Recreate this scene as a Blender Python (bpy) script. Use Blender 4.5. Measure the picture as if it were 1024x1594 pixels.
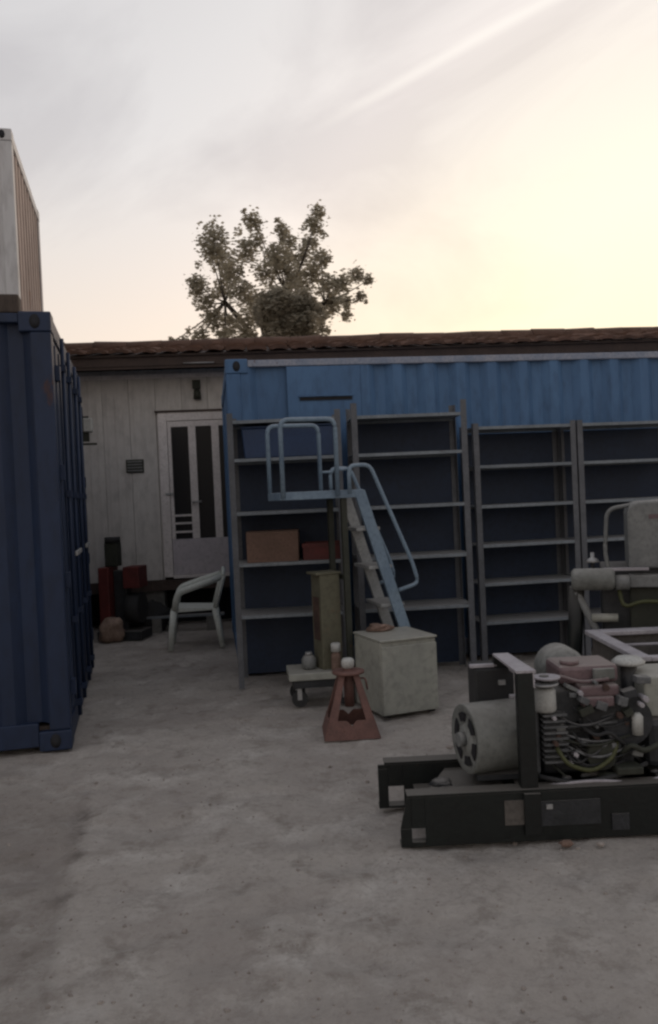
import bpy, bmesh, math, random
from mathutils import Vector, Matrix, noise
R = math.radians
random.seed(7)
scene = bpy.context.scene
for o in list(bpy.data.objects): bpy.data.objects.remove(o)
col = scene.collection

# ------------------------------------------------------------------ camera
CAM = Vector((0, 0, 1.42)); FPX = 1300.0; PITCH = math.atan(22/1300); ROLL = 0.045
F = Vector((0, math.cos(PITCH), -math.sin(PITCH)))
U0 = Vector((0, math.sin(PITCH), math.cos(PITCH))); R0 = Vector((1, 0, 0))
CR = R0*math.cos(ROLL) - U0*math.sin(ROLL); CU = R0*math.sin(ROLL) + U0*math.cos(ROLL)
cd = bpy.data.cameras.new('camera'); cam = bpy.data.objects.new('camera', cd); col.objects.link(cam)
cam.matrix_world = Matrix(((CR.x, CU.x, -F.x, CAM.x), (CR.y, CU.y, -F.y, CAM.y), (CR.z, CU.z, -F.z, CAM.z), (0, 0, 0, 1)))
cd.sensor_fit = 'VERTICAL'; cd.sensor_height = 24; cd.lens = 24*FPX/1594
cd.clip_start = 0.05; cd.clip_end = 2000
scene.camera = cam
scene.render.resolution_x = 658; scene.render.resolution_y = 1024

def ray(px, py): return F + CR*((px-512)/FPX) + CU*((797-py)/FPX)
def at(px, py, Y):                      # point seen at a photo position, at distance Y
    r = ray(px, py); return CAM + r*(Y/r.y)
def gr(px, py):                         # point of the ground seen at a photo position
    r = ray(px, py); return CAM + r*(-CAM.z/r.z)

# ------------------------------------------------------------------ sky, sun, exposure
SUN_EL, SUN_AZ = R(9), R(24)            # azimuth to the right of the view direction (+Y)
w = bpy.data.worlds.new('World'); scene.world = w; w.use_nodes = True
nt = w.node_tree; nt.nodes.clear()
def N(t, tree=None, **kw):
    n = (tree or nt).nodes.new(t)
    for k, v in kw.items(): setattr(n, k, v)
    return n
out = N('ShaderNodeOutputWorld'); bg = N('ShaderNodeBackground'); sky = N('ShaderNodeTexSky')
sky.sky_type = 'NISHITA'; sky.sun_disc = False; sky.sun_elevation = SUN_EL; sky.sun_rotation = SUN_AZ
sky.air_density = 1.0; sky.dust_density = 3.0; sky.ozone_density = 1.0
bg.inputs['Strength'].default_value = 0.15
tc = N('ShaderNodeTexCoord'); mp = N('ShaderNodeMapping'); mp.inputs['Scale'].default_value = (1.0, 1.0, 3.2)
mp.inputs['Rotation'].default_value = (0, R(-28), 0)
n1 = N('ShaderNodeTexNoise'); n1.inputs['Scale'].default_value = 2.3; n1.inputs['Detail'].default_value = 7; n1.inputs['Roughness'].default_value = .55
n1.inputs['Distortion'].default_value = .6
rp = N('ShaderNodeValToRGB'); rp.color_ramp.elements[0].position = .46; rp.color_ramp.elements[1].position = .66
# thin high cloud veil: spreads the clear sky's brightness and breaks it into soft streaks
L = nt.links.new
bw = N('ShaderNodeRGBToBW'); pw = N('ShaderNodeMath', operation='POWER'); pw.inputs[1].default_value = .5
ramp = N('ShaderNodeValToRGB'); e = ramp.color_ramp.elements
SKYR = [(0.0, (.22, .235, .29)), (.22, (.44, .44, .46)), (.36, (.60, .58, .575)), (.50, (.72, .665, .63)), (.68, (.77, .705, .62)), (1.0, (.86, .80, .66))]
while len(e) < len(SKYR): e.new(.5)
for k, (p_, c_) in enumerate(SKYR): e[k].position = p_; e[k].color = (*c_, 1)
sc_ = N('ShaderNodeMath', operation='MULTIPLY'); sc_.inputs[1].default_value = SKYK = .193
up = N('ShaderNodeVectorMath', operation='SCALE'); up.inputs['Scale'].default_value = 1/.15
clouds = N('ShaderNodeMix', data_type='RGBA', blend_type='MULTIPLY'); clouds.inputs['Factor'].default_value = 1
cl = N('ShaderNodeMix', data_type='RGBA'); cl.inputs['A'].default_value = (1, 1, 1, 1); cl.inputs['B'].default_value = (.86, .855, .865, 1)
da, db = ray(850, 0).normalized(), ray(470, 205).normalized(); nn_ = da.cross(db).normalized(); al = (da-db).normalized()
def dot(v):
    q = N('ShaderNodeVectorMath', operation='DOT_PRODUCT'); q.inputs[1].default_value = tuple(v); L(tc.outputs['Generated'], q.inputs[0]); return q.outputs['Value']
cxyz = N('ShaderNodeCombineXYZ'); m1 = N('ShaderNodeMath', operation='MULTIPLY'); m1.inputs[1].default_value = 1.2; m2 = N('ShaderNodeMath', operation='MULTIPLY'); m2.inputs[1].default_value = 2.0
dn = dot(nn_); dal = dot(al)
L(dal, m1.inputs[0]); L(dn, m2.inputs[0]); L(m1.outputs[0], cxyz.inputs[0]); L(m2.outputs[0], cxyz.inputs[1]); L(dot(al.cross(nn_)), cxyz.inputs[2]); n1.inputs['Scale'].default_value = 2.6
ofs = N('ShaderNodeVectorMath', operation='ADD'); ofs.inputs[1].default_value = SKYOFS = (12.1, 3.3, 9.0)
L(cxyz.outputs[0], ofs.inputs[0]); L(ofs.outputs[0], n1.inputs['Vector'])
# one thin bright vapour trail
ab = N('ShaderNodeMath', operation='ABSOLUTE'); wob = N('ShaderNodeMath', operation='MULTIPLY_ADD'); wob.inputs[1].default_value = .022; L(n1.outputs['Fac'], wob.inputs[0]); L(dn, wob.inputs[2])
sh_ = N('ShaderNodeMath', operation='SUBTRACT'); sh_.inputs[1].default_value = .011; L(wob.outputs[0], sh_.inputs[0]); L(sh_.outputs[0], ab.inputs[0])
tr_ = N('ShaderNodeMapRange', interpolation_type='SMOOTHSTEP'); tr_.inputs['From Min'].default_value = .009; tr_.inputs['From Max'].default_value = 0.0; L(ab.outputs[0], tr_.inputs['Value'])
en = N('ShaderNodeMapRange', interpolation_type='SMOOTHSTEP'); en.inputs['From Min'].default_value = db.dot(al)-.02; en.inputs['From Max'].default_value = db.dot(al)+.12; L(dal, en.inputs['Value'])
trm = N('ShaderNodeMath', operation='MULTIPLY'); L(tr_.outputs[0], trm.inputs[0]); L(en.outputs[0], trm.inputs[1]); trk = N('ShaderNodeMath', operation='MULTIPLY'); trk.inputs[1].default_value = .26; L(trm.outputs[0], trk.inputs[0]); L(n1.outputs['Fac'], rp.inputs[0]); L(rp.outputs[0], cl.inputs['Factor'])
L(sky.outputs[0], bw.inputs[0]); L(bw.outputs[0], pw.inputs[0]); L(pw.outputs[0], sc_.inputs[0]); L(sc_.outputs[0], ramp.inputs[0])
# low warm haze towards the horizon
se = N('ShaderNodeSeparateXYZ'); L(tc.outputs['Generated'], se.inputs[0]); hr = N('ShaderNodeMapRange'); hr.interpolation_type = 'SMOOTHSTEP'
hr.inputs['From Min'].default_value = .0; hr.inputs['From Max'].default_value = .42; hr.inputs['To Min'].default_value = 1; hr.inputs['To Max'].default_value = 0
L(se.outputs['Z'], hr.inputs['Value']); hz = N('ShaderNodeMix', data_type='RGBA', blend_type='MULTIPLY'); hz.inputs['B'].default_value = (1.17, 1.0, .80, 1)
L(hr.outputs[0], hz.inputs['Factor']); L(ramp.outputs[0], hz.inputs['A'])
L(hz.outputs['Result'], clouds.inputs['A']); L(cl.outputs['Result'], clouds.inputs['B'])
trail = N('ShaderNodeMix', data_type='RGBA'); trail.inputs['B'].default_value = (.95, .90, .82, 1); L(trk.outputs[0], trail.inputs['Factor']); L(clouds.outputs['Result'], trail.inputs['A'])
L(trail.outputs['Result'], up.inputs[0]); L(up.outputs[0], bg.inputs['Color']); L(bg.outputs[0], out.inputs[0])

sd = bpy.data.lights.new('sun', 'SUN'); sd.energy = 0.6; sd.angle = R(12); sd.color = (1, .78, .6)
so = bpy.data.objects.new('sun', sd); col.objects.link(so)
so.rotation_euler = (R(90)-SUN_EL, 0, -SUN_AZ + math.pi)
so.rotation_euler = Vector((-math.sin(SUN_AZ)*math.cos(SUN_EL), -math.cos(SUN_AZ)*math.cos(SUN_EL), -math.sin(SUN_EL))).to_track_quat('-Z', 'Y').to_euler()
scene.view_settings.view_transform = 'Standard'; scene.view_settings.look = 'None'
scene.view_settings.exposure = 0.42; scene.view_settings.gamma = 1.0; scene.view_settings.use_curve_mapping = False
scene.render.engine = 'CYCLES'
scene.cycles.pixel_filter_type = 'GAUSSIAN'; scene.cycles.filter_width = 2.8

# ------------------------------------------------------------------ materials
def mat(name, c1, c2=None, scale=6, rough=.6, bump=.15, metal=0, rust=0, rustc=(.09, .04, .022), bscale=40, streak=1.0, dust=0, spec=.4, rnd=0, contrast=(.35, .65)):
    m = bpy.data.materials.new(name); m.use_nodes = True; t = m.node_tree; ns = t.nodes; lk = t.links.new
    b = ns['Principled BSDF']; b.inputs['Roughness'].default_value = rough; b.inputs['Metallic'].default_value = metal
    b.inputs['Specular IOR Level'].default_value = spec
    c2 = c2 or tuple(v*.7 for v in c1)
    tco = ns.new('ShaderNodeTexCoord'); mpp = ns.new('ShaderNodeMapping'); mpp.inputs['Scale'].default_value = (1, 1, streak)
    lk(tco.outputs['Object'], mpp.inputs['Vector'])
    oi = ns.new('ShaderNodeObjectInfo'); va = ns.new('ShaderNodeVectorMath'); va.operation = 'ADD'
    sc = ns.new('ShaderNodeMath'); sc.operation = 'MULTIPLY'; sc.inputs[1].default_value = 17.0
    lk(oi.outputs['Random'], sc.inputs[0]); lk(mpp.outputs[0], va.inputs[0]); lk(sc.outputs[0], va.inputs[1])
    def nz(s, d=6, r=.6):
        n = ns.new('ShaderNodeTexNoise'); n.inputs['Scale'].default_value = s; n.inputs['Detail'].default_value = d; n.inputs['Roughness'].default_value = r
        lk(va.outputs[0], n.inputs['Vector']); return n
    def ramp(src, lo, hi):
        r = ns.new('ShaderNodeMapRange'); r.inputs['From Min'].default_value = lo; r.inputs['From Max'].default_value = hi
        lk(src, r.inputs['Value']); return r.outputs[0]
    def mix(f, a, bb):
        x = ns.new('ShaderNodeMix'); x.data_type = 'RGBA'
        if isinstance(f, float): x.inputs['Factor'].default_value = f
        else: lk(f, x.inputs['Factor'])
        for k, v in (('A', a), ('B', bb)):
            if isinstance(v, tuple): x.inputs[k].default_value = (*v, 1)
            else: lk(v, x.inputs[k])
        return x.outputs['Result']
    na = nz(scale)
    c = mix(ramp(na.outputs['Fac'], *contrast), c1, c2)
    fine = nz(scale*9, 4)
    c = mix(ramp(fine.outputs['Fac'], .45, .8), c, tuple(v*.75 for v in c2))
    if dust:
        geo = ns.new('ShaderNodeNewGeometry'); sep = ns.new('ShaderNodeSeparateXYZ'); lk(geo.outputs['Normal'], sep.inputs[0])
        up = ramp(sep.outputs['Z'], .3, .95); mu = ns.new('ShaderNodeMath'); mu.operation = 'MULTIPLY'; mu.inputs[1].default_value = dust
        lk(up, mu.inputs[0]); c = mix(mu.outputs[0], c, (.30, .27, .24))
    if rust:
        nr = nz(scale*1.7, 9, .7); rf = ramp(nr.outputs['Fac'], .72-rust*.3, .78-rust*.25)
        c = mix(rf, c, rustc)
        rr = ns.new('ShaderNodeMapRange'); lk(rf, rr.inputs['Value']); rr.inputs['To Min'].default_value = rough; rr.inputs['To Max'].default_value = .9
        lk(rr.outputs[0], b.inputs['Roughness'])
    if rnd:
        hs = ns.new('ShaderNodeHueSaturation'); lk(c, hs.inputs['Color']); mr = ns.new('ShaderNodeMapRange')
        mr.inputs['To Min'].default_value = 1-rnd; mr.inputs['To Max'].default_value = 1+rnd; lk(oi.outputs['Random'], mr.inputs['Value']); lk(mr.outputs[0], hs.inputs['Value'])
        c = hs.outputs['Color']
    lk(c, b.inputs['Base Color'])
    if bump:
        nb = nz(bscale, 5); bp = ns.new('ShaderNodeBump'); bp.inputs['Strength'].default_value = bump; bp.inputs['Distance'].default_value = .01
        lk(nb.outputs['Fac'], bp.inputs['Height']); lk(bp.outputs[0], b.inputs['Normal'])
    return m

M = {}
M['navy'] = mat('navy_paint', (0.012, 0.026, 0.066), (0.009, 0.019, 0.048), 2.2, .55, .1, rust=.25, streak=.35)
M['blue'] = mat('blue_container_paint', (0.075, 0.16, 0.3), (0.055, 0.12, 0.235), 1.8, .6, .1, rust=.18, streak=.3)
M['bluerail'] = mat('worn_blue_rail', (.30, .31, .36), (.18, .22, .30), 5, .6, .2, rust=.3)
M['reefer'] = mat('stained_white_panel', (.62, .62, .62), (.50, .48, .47), 1.5, .6, .1, rust=.22, rustc=(.22, .12, .08), streak=.3)
M['reefend'] = mat('faded_pink_rusty_panel', (0.4, 0.31, 0.27), (0.33, 0.255, 0.22), 1.2, .7, .1, rust=.3, rustc=(.25, .13, .09), streak=.3)
M['rustrail'] = mat('rusty_dark_rail', (.10, .06, .045), (.05, .03, .025), 8, .85, .4)
M['timber'] = mat('weathered_timber', (.10, .075, .06), (.05, .04, .035), 9, .9, .5, streak=.3)
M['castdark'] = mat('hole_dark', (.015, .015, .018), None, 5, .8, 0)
M['wall'] = mat('cabin_wall_paint', (0.52, 0.5, 0.48), (0.45, 0.43, 0.415), 1.2, .7, .05, streak=.5, rust=.06, rustc=(.25, .2, .17))
M['wtrim'] = mat('white_door_paint', (0.66, 0.62, 0.61), (0.56, 0.52, 0.51), 4, .5, .05)
M['kick'] = mat('door_kick_panel', (.50, .46, .49), (.42, .39, .42), 3, .5, .05)
M['fascia'] = mat('dark_fascia_board', (0.07, 0.048, 0.04), (0.045, 0.032, 0.028), 5, .8, .3)
M['tile'] = mat('clay_roof_tile', (0.15, 0.085, 0.062), (0.1, 0.058, 0.042), 9, .9, .5, rnd=.18)
M['galv'] = mat('dull_galvanised', (.40, .40, .40), (.28, .28, .28), 12, .45, .1, metal=.4)
M['rack'] = mat('rack_grey_steel', (0.12, 0.125, 0.14), (0.085, 0.09, 0.1), 7, .55, .1, rust=.15, dust=.5)
M['rackshade'] = mat('rack_shade_navy', (0.014, 0.027, 0.06), (0.011, 0.021, 0.045), 3, .6, .1)  # dark navy stands in for the shade between the shelves
M['shelf'] = mat('dusty_shelf_deck', (0.21, 0.235, 0.26), (0.15, 0.17, 0.19), 6, .6, .1, rust=.15, dust=.5)
M['lblue'] = mat('ladder_blue_paint', (0.2, 0.27, 0.34), (0.14, 0.2, 0.27), 5, .55, .15, rust=.15, dust=.3)
M['lbeige'] = mat('ladder_worn_tread', (0.33, 0.34, 0.34), (0.24, 0.25, 0.255), 6, .7, .2, dust=.4)
M['olive'] = mat('dark_olive_paint', (0.035, 0.038, 0.028), (0.025, 0.027, 0.02), 6, .7, .2, rust=.2)
M['duct'] = mat('olive_beige_steel', (0.13, 0.125, 0.085), (0.095, 0.09, 0.062), 3, .7, .2, rust=.45, rustc=(.16, .10, .065))
M['chest'] = mat('off_white_enamel', (0.36, 0.36, 0.315), (0.28, 0.285, 0.255), 2.5, .5, .08, rust=.12, rustc=(.28, .2, .14), dust=.4)
M['red'] = mat('faded_red_paint', (0.17, 0.085, 0.07), (0.115, 0.06, 0.05), 8, .65, .2, rust=.3)
M['darkred'] = mat('dark_red_paint', (0.12, 0.022, 0.02), (0.075, 0.016, 0.014), 6, .6, .1, rust=.2)
M['white'] = mat('dirty_white_cap', (0.45, 0.45, 0.43), (0.33, 0.33, 0.31), 12, .5, .1)
M['plastic'] = mat('white_plastic', (0.6, 0.63, 0.59), (0.54, 0.57, 0.53), 4, .45, .05)
M['card'] = mat('brown_cardboard', (0.17, 0.105, 0.08), (0.13, 0.082, 0.062), 5, .9, .1)
M['binblue'] = mat('blue_plastic', (0.018, 0.042, 0.105), (0.014, 0.034, 0.085), 5, .5, .05)
M['black'] = mat('black_rubber', (.022, .022, .024), (.03, .03, .03), 10, .8, .2)
M['skid'] = mat('greasy_green_black_steel', (0.006, 0.009, 0.008), (0.004, 0.005, 0.005), 5, .5, .2, rust=.2, dust=.35)
M['drum'] = mat('pale_grey_drum_paint', (0.22, 0.225, 0.215), (0.12, 0.125, 0.115), 4, .55, .1, rust=.15, dust=.3)
M['alu'] = mat('dull_aluminium', (.16, .165, .17), (.08, .085, .09), 12, .5, .3, metal=.3, dust=.3)
M['engdark'] = mat('oily_engine_grey', (0.035, 0.037, 0.042), (0.018, 0.02, 0.022), 9, .5, .3, dust=.3)
M['engred'] = mat('faded_engine_red', (0.17, 0.115, 0.12), (0.11, 0.075, 0.08), 8, .5, .2, dust=.45)
M['mgrey'] = mat('machine_grey_paint', (0.2, 0.205, 0.2), (0.14, 0.145, 0.145), 5, .6, .15, rust=.15, dust=.35)
M['trayc'] = mat('mud_grey_steel', (0.1, 0.09, 0.08), (0.065, 0.058, 0.053), 5, .8, .3, rust=.3)
M['rim'] = mat('worn_pale_rim', (.40, .38, .40), (.30, .28, .30), 9, .5, .2, rust=.15)
M['yhose'] = mat('yellow_green_hose', (0.07, 0.075, 0.028), (0.05, 0.052, 0.02), 5, .6, .1)
M['sack'] = mat('pale_dirty_sack', (.34, .25, .20), (.18, .12, .09), 8, .95, .5)
M['block'] = mat('grey_concrete_block', (.22, .21, .20), (.13, .13, .12), 9, .95, .5)
M['cloth'] = mat('brown_cloth', (.24, .16, .13), (.12, .08, .06), 12, .95, .5)
M['bark'] = mat('tree_bark', (.09, .07, .055), (.05, .04, .03), 10, .9, .5)
M['stone'] = mat('yard_stone', (0.36, 0.32, 0.29), (0.22, 0.19, 0.17), 20, .95, .4)
def leafmat(name, c, c2):
    m = bpy.data.materials.new(name); m.use_nodes = True; t = m.node_tree; ns = t.nodes; lk = t.links.new
    b = ns['Principled BSDF']; b.inputs['Roughness'].default_value = .6
    g = ns.new('ShaderNodeTexNoise'); g.inputs['Scale'].default_value = 3; x = ns.new('ShaderNodeMix'); x.data_type = 'RGBA'
    tco = ns.new('ShaderNodeTexCoord'); lk(tco.outputs['Object'], g.inputs['Vector']); lk(g.outputs['Fac'], x.inputs['Factor'])
    x.inputs['A'].default_value = (*c, 1); x.inputs['B'].default_value = (*c2, 1); lk(x.outputs['Result'], b.inputs['Base Color'])
    tr = ns.new('ShaderNodeBsdfTranslucent'); lk(x.outputs['Result'], tr.inputs[0]); ms = ns.new('ShaderNodeMixShader'); ms.inputs[0].default_value = .5
    lk(b.outputs[0], ms.inputs[1]); lk(tr.outputs[0], ms.inputs[2]); lk(ms.outputs[0], ns['Material Output'].inputs[0])
    return m
M['leaf'] = leafmat('tree_leaf', (.34, .31, .24), (.44, .39, .30))
M['leafd'] = leafmat('dense_leaf', (.28, .25, .19), (.36, .32, .25))
def glassmat():
    m = bpy.data.materials.new('dark_door_glass'); m.use_nodes = True; b = m.node_tree.nodes['Principled BSDF']
    b.inputs['Base Color'].default_value = (.018, .018, .02, 1); b.inputs['Roughness'].default_value = .2; b.inputs['Specular IOR Level'].default_value = .12
    return m
M['glass'] = glassmat()

def groundmat():
    m = bpy.data.materials.new('dusty_yard_concrete'); m.use_nodes = True; t = m.node_tree; ns = t.nodes; lk = t.links.new
    b = ns['Principled BSDF']; b.inputs['Roughness'].default_value = .95; b.inputs['Specular IOR Level'].default_value = .2
    tco = ns.new('ShaderNodeTexCoord')
    def nz(s, d, r, dist=0):
        n = ns.new('ShaderNodeTexNoise'); n.inputs['Scale'].default_value = s; n.inputs['Detail'].default_value = d
        n.inputs['Roughness'].default_value = r; n.inputs['Distortion'].default_value = dist; lk(tco.outputs['Object'], n.inputs['Vector']); return n.outputs['Fac']
    def rng(src, lo, hi):
        r = ns.new('ShaderNodeMapRange'); r.inputs['From Min'].default_value = lo; r.inputs['From Max'].default_value = hi; lk(src, r.inputs['Value']); return r.outputs[0]
    def mix(f, a, bb):
        x = ns.new('ShaderNodeMix'); x.data_type = 'RGBA'; lk(f, x.inputs['Factor'])
        for k, v in (('A', a), ('B', bb)):
            if isinstance(v, tuple): x.inputs[k].default_value = (*v, 1)
            else: lk(v, x.inputs[k])
        return x.outputs['Result']
    c = mix(rng(nz(.7, 8, .65, .3), .40, .60), GC1, GC2)
    c = mix(rng(nz(2.6, 9, .7, .3), .50, .68), c, GC3)
    c = mix(rng(nz(5, 9, .75), .52, .66), c, GC4)
    c = mix(rng(nz(38, 6, .7), .48, .75), c, GC5)
    c = mix(rng(nz(9, 9, .75, .3), .66, .78), c, (.10, .085, .075))
    # bare darker earth beyond the broken slab edge at the left
    sp = ns.new('ShaderNodeSeparateXYZ'); lk(tco.outputs['Object'], sp.inputs[0])
    def mth(op, a, bb):
        q = ns.new('ShaderNodeMath'); q.operation = op
        for k, v in ((0, a), (1, bb)):
            if isinstance(v, (int, float)): q.inputs[k].default_value = v
            else: lk(v, q.inputs[k])
        return q.outputs[0]
    e_ = mth('SUBTRACT', mth('ADD', mth('MULTIPLY', sp.outputs['Y'], -.22), -.93+.638-.09), sp.outputs['X'])
    e_ = mth('ADD', e_, mth('MULTIPLY', nz(2.5, 5, .6), .10)); mk = mth('MULTIPLY', rng(e_, .0, .05), rng(sp.outputs['Y'], 4.4, 4.0))
    c = mix(mth('MULTIPLY', mk, .28), c, (.14, .115, .10))
    c = mix(mth('MULTIPLY', mth('MULTIPLY', rng(e_, -.02, .02), rng(e_, .10, .03)), mth('MULTIPLY', mth('MULTIPLY', rng(sp.outputs['Y'], 4.4, 4.0), rng(sp.outputs['Y'], 2.6, 3.4)), mth('MULTIPLY', rng(nz(5, 6, .7), .42, .6), .5))), c, (.10, .083, .072))
    lk(c, b.inputs['Base Color'])
    ad = ns.new('ShaderNodeMath'); ad.operation = 'ADD'; mu = ns.new('ShaderNodeMath'); mu.operation = 'MULTIPLY'; mu.inputs[1].default_value = 2.5
    lk(nz(9, 8, .7), mu.inputs[0]); lk(mu.outputs[0], ad.inputs[0]); lk(nz(60, 6, .7), ad.inputs[1])
    bp = ns.new('ShaderNodeBump'); bp.inputs['Strength'].default_value = .9; bp.inputs['Distance'].default_value = .022
    lk(ad.outputs[0], bp.inputs['Height']); lk(bp.outputs[0], b.inputs['Normal'])
    return m
GC1, GC2, GC3, GC4, GC5 = (.50, .46, .42), (.40, .36, .33), (.60, .565, .525), (.30, .265, .235), (.36, .32, .29)
M['ground'] = groundmat()

# ------------------------------------------------------------------ mesh helpers
class MB:
    def __init__(s): s.bm = bmesh.new(); s.sm = []
    def box(s, x0, x1, y0, y1, z0, z1, bev=0.0, rot=None, piv=None):
        r = bmesh.ops.create_cube(s.bm, size=1)['verts']
        for v in r: v.co = Vector((x0+(v.co.x+.5)*(x1-x0), y0+(v.co.y+.5)*(y1-y0), z0+(v.co.z+.5)*(z1-z0)))
        if rot is not None:
            p = Vector(piv if piv else ((x0+x1)/2, (y0+y1)/2, (z0+z1)/2))
            for v in r: v.co = p + rot @ (v.co-p)
        if bev:
            es = list({e for v in r for e in v.link_edges}); bmesh.ops.bevel(s.bm, geom=es, offset=bev, segments=2, profile=.6, affect='EDGES')
        return s
    def cyl(s, a, b, r, r2=None, n=16, caps=True, bev=0):
        a = Vector(a); b = Vector(b); d = b-a; q = d.to_track_quat('Z', 'Y').to_matrix(); r2 = r if r2 is None else r2
        rings = []
        for c, rr in ((a, r), (b, r2)):
            rings.append([s.bm.verts.new(c + q @ Vector((math.cos(2*math.pi*i/n)*rr, math.sin(2*math.pi*i/n)*rr, 0))) for i in range(n)])
        for i in range(n):
            f = s.bm.faces.new((rings[0][i], rings[0][(i+1) % n], rings[1][(i+1) % n], rings[1][i])); f.smooth = True
        if caps:
            s.bm.faces.new(rings[0][::-1]); s.bm.faces.new(rings[1])
        return s
    def tube(s, pts, r, n=8):
        pts = [Vector(p) for p in pts]; rings = []
        rr = r if isinstance(r, (list, tuple)) else [r]*len(pts)
        up = Vector((0, 0, 1))
        for i, p in enumerate(pts):
            d = (pts[min(i+1, len(pts)-1)] - pts[max(i-1, 0)]).normalized()
            x = d.cross(up)
            if x.length < .05: x = d.cross(Vector((0, 1, 0)))
            x.normalize(); y = d.cross(x).normalized()
            rings.append([s.bm.verts.new(p + (x*math.cos(2*math.pi*k/n) + y*math.sin(2*math.pi*k/n))*rr[i]) for k in range(n)])
        for a, b in zip(rings, rings[1:]):
            for k in range(n):
                f = s.bm.faces.new((a[k], a[(k+1) % n], b[(k+1) % n], b[k])); f.smooth = True
        s.bm.faces.new(rings[0][::-1]); s.bm.faces.new(rings[-1])
        return s
    def lathe(s, prof, c=(0, 0, 0), n=20, rot=None):          # prof: (radius, z)
        c = Vector(c); rings = []
        for r, z in prof:
            ring = []
            for i in range(n):
                v = Vector((math.cos(2*math.pi*i/n)*r, math.sin(2*math.pi*i/n)*r, z))
                ring.append(s.bm.verts.new(c + (rot @ v if rot else v)))
            rings.append(ring)
        for a, b in zip(rings, rings[1:]):
            for k in range(n):
                f = s.bm.faces.new((a[k], a[(k+1) % n], b[(k+1) % n], b[k])); f.smooth = True
        s.bm.faces.new(rings[0][::-1]); s.bm.faces.new(rings[-1]); return s
    def prism(s, poly, axis, a, b):                          # poly in the two other axes, extruded from a to b
        def mk(u, v, t): return (t, u, v) if axis == 'x' else (u, t, v) if axis == 'y' else (u, v, t)
        r0 = [s.bm.verts.new(mk(u, v, a)) for u, v in poly]; r1 = [s.bm.verts.new(mk(u, v, b)) for u, v in poly]; n = len(poly)
        for i in range(n): s.bm.faces.new((r0[i], r0[(i+1) % n], r1[(i+1) % n], r1[i]))
        s.bm.faces.new(r0[::-1]); s.bm.faces.new(r1); return s
    def lump(s, c, rx, ry, rz, amp=.2, seed=0, sub=3):
        r = bmesh.ops.create_icosphere(s.bm, subdivisions=sub, radius=1)['verts']
        for v in r:
            k = 1 + amp*noise.noise(v.co*1.7+Vector((seed*3.1, 0, 0))) + amp*.5*noise.noise(v.co*4+Vector((0, seed, 0)))
            v.co = Vector((c[0]+v.co.x*rx*k, c[1]+v.co.y*ry*k, c[2]+max(v.co.z, -.75)*rz*k))
        for v in r:
            for f in v.link_faces: f.smooth = True
        return s
    def build(s, name, m, parent=None, label=None, bevel=0):
        bmesh.ops.recalc_face_normals(s.bm, faces=s.bm.faces[:])
        me = bpy.data.meshes.new(name); s.bm.to_mesh(me); s.bm.free(); me.materials.append(M[m] if isinstance(m, str) else m)
        o = bpy.data.objects.new(name, me); col.objects.link(o)
        if parent: o.parent = parent
        if label: o['label'] = label
        if bevel:
            md = o.modifiers.new('bevel', 'BEVEL'); md.width = bevel; md.segments = 2; md.limit_method = 'ANGLE'
        return o
def thing(name, label, cat, loc=(0, 0, 0), rz=0, group=None):
    o = bpy.data.objects.new(name, None); col.objects.link(o); o.location = loc; o.rotation_euler = (0, 0, rz); o.empty_display_size = .1
    o['label'] = label; o['category'] = cat
    if group: o['group'] = group
    return o
def tag(o, label, cat, group=None):
    o['label'] = label; o['category'] = cat
    if group: o['group'] = group
    return o
def clone(root, loc, rz, label):
    def cp(o, parent):
        c = o.copy(); col.objects.link(c); c.parent = parent
        for ch in list(o.children): cp(ch, c)
        return c
    c = cp(root, None); c.location = loc; c.rotation_euler = (0, 0, rz); c['label'] = label; return c
def arc(p0, p1, p2, n=6):
    p0, p1, p2 = Vector(p0), Vector(p1), Vector(p2)
    return [(1-t)**2*p0 + 2*(1-t)*t*p1 + t*t*p2 for t in [i/n for i in range(n+1)]]
def bend(pts, r=.05, n=5):                                  # polyline with rounded corners
    pts = [Vector(p) for p in pts]; o = [pts[0]]
    for a, b, c in zip(pts, pts[1:], pts[2:]):
        d1 = (a-b); d2 = (c-b); k = min(r, d1.length*.45, d2.length*.45)
        o += arc(b+d1.normalized()*k, b, b+d2.normalized()*k, n)
    return o + [pts[-1]]

# ------------------------------------------------------------------ ground
def axis_pts(lo, hi, step, far):
    a = []; x = lo
    while x <= hi+1e-6: a.append(x); x += step
    e = []; d = step*2; x = hi+d
    while x < far: e.append(x); d *= 1.5; x += d
    s = []; d = step*2; x = lo-d
    while x > -far: s.append(x); d *= 1.5; x -= d
    return s[::-1] + a + e
xs = axis_pts(-2.6, 3.4, .05, 500); ys = axis_pts(1.2, 9.6, .05, 700)
def gz(x, y):
    k = max(0, min(1, (9.5-y)/2, (y+3)/3)) * max(0, min(1, (6-abs(x))/2))
    h = .012*noise.noise(Vector((x*.9, y*.9, 3))) + .012*noise.noise(Vector((x*2.7, y*2.7, 9))) + .008*noise.noise(Vector((x*7, y*7, 1))) + .004*noise.noise(Vector((x*16, y*16, 5)))
    # broken edge of an old slab running towards the camera at the left
    e = -.97 - .22*(y-2.9) + .05*noise.noise(Vector((y*2, 0, 0)))
    s = max(0, min(1, (e-x)/.05)) * max(0, min(1, (4.3-y)/.4))
    h -= .014*max(0, min(1, (noise.noise(Vector((x*4.5, y*6, 21)))-.22)/.12)) + .008*max(0, min(1, (noise.noise(Vector((x*11, y*13, 4)))-.3)/.1))
    return (h - .014*s - .012)*k
gm = bpy.data.meshes.new('ground'); vs = [(x, y, gz(x, y)) for y in ys for x in xs]; nx = len(xs)
gm.from_pydata(vs, [], [(j*nx+i, j*nx+i+1, (j+1)*nx+i+1, (j+1)*nx+i) for j in range(len(ys)-1) for i in range(nx-1)])
for p in gm.polygons: p.use_smooth = True
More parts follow.
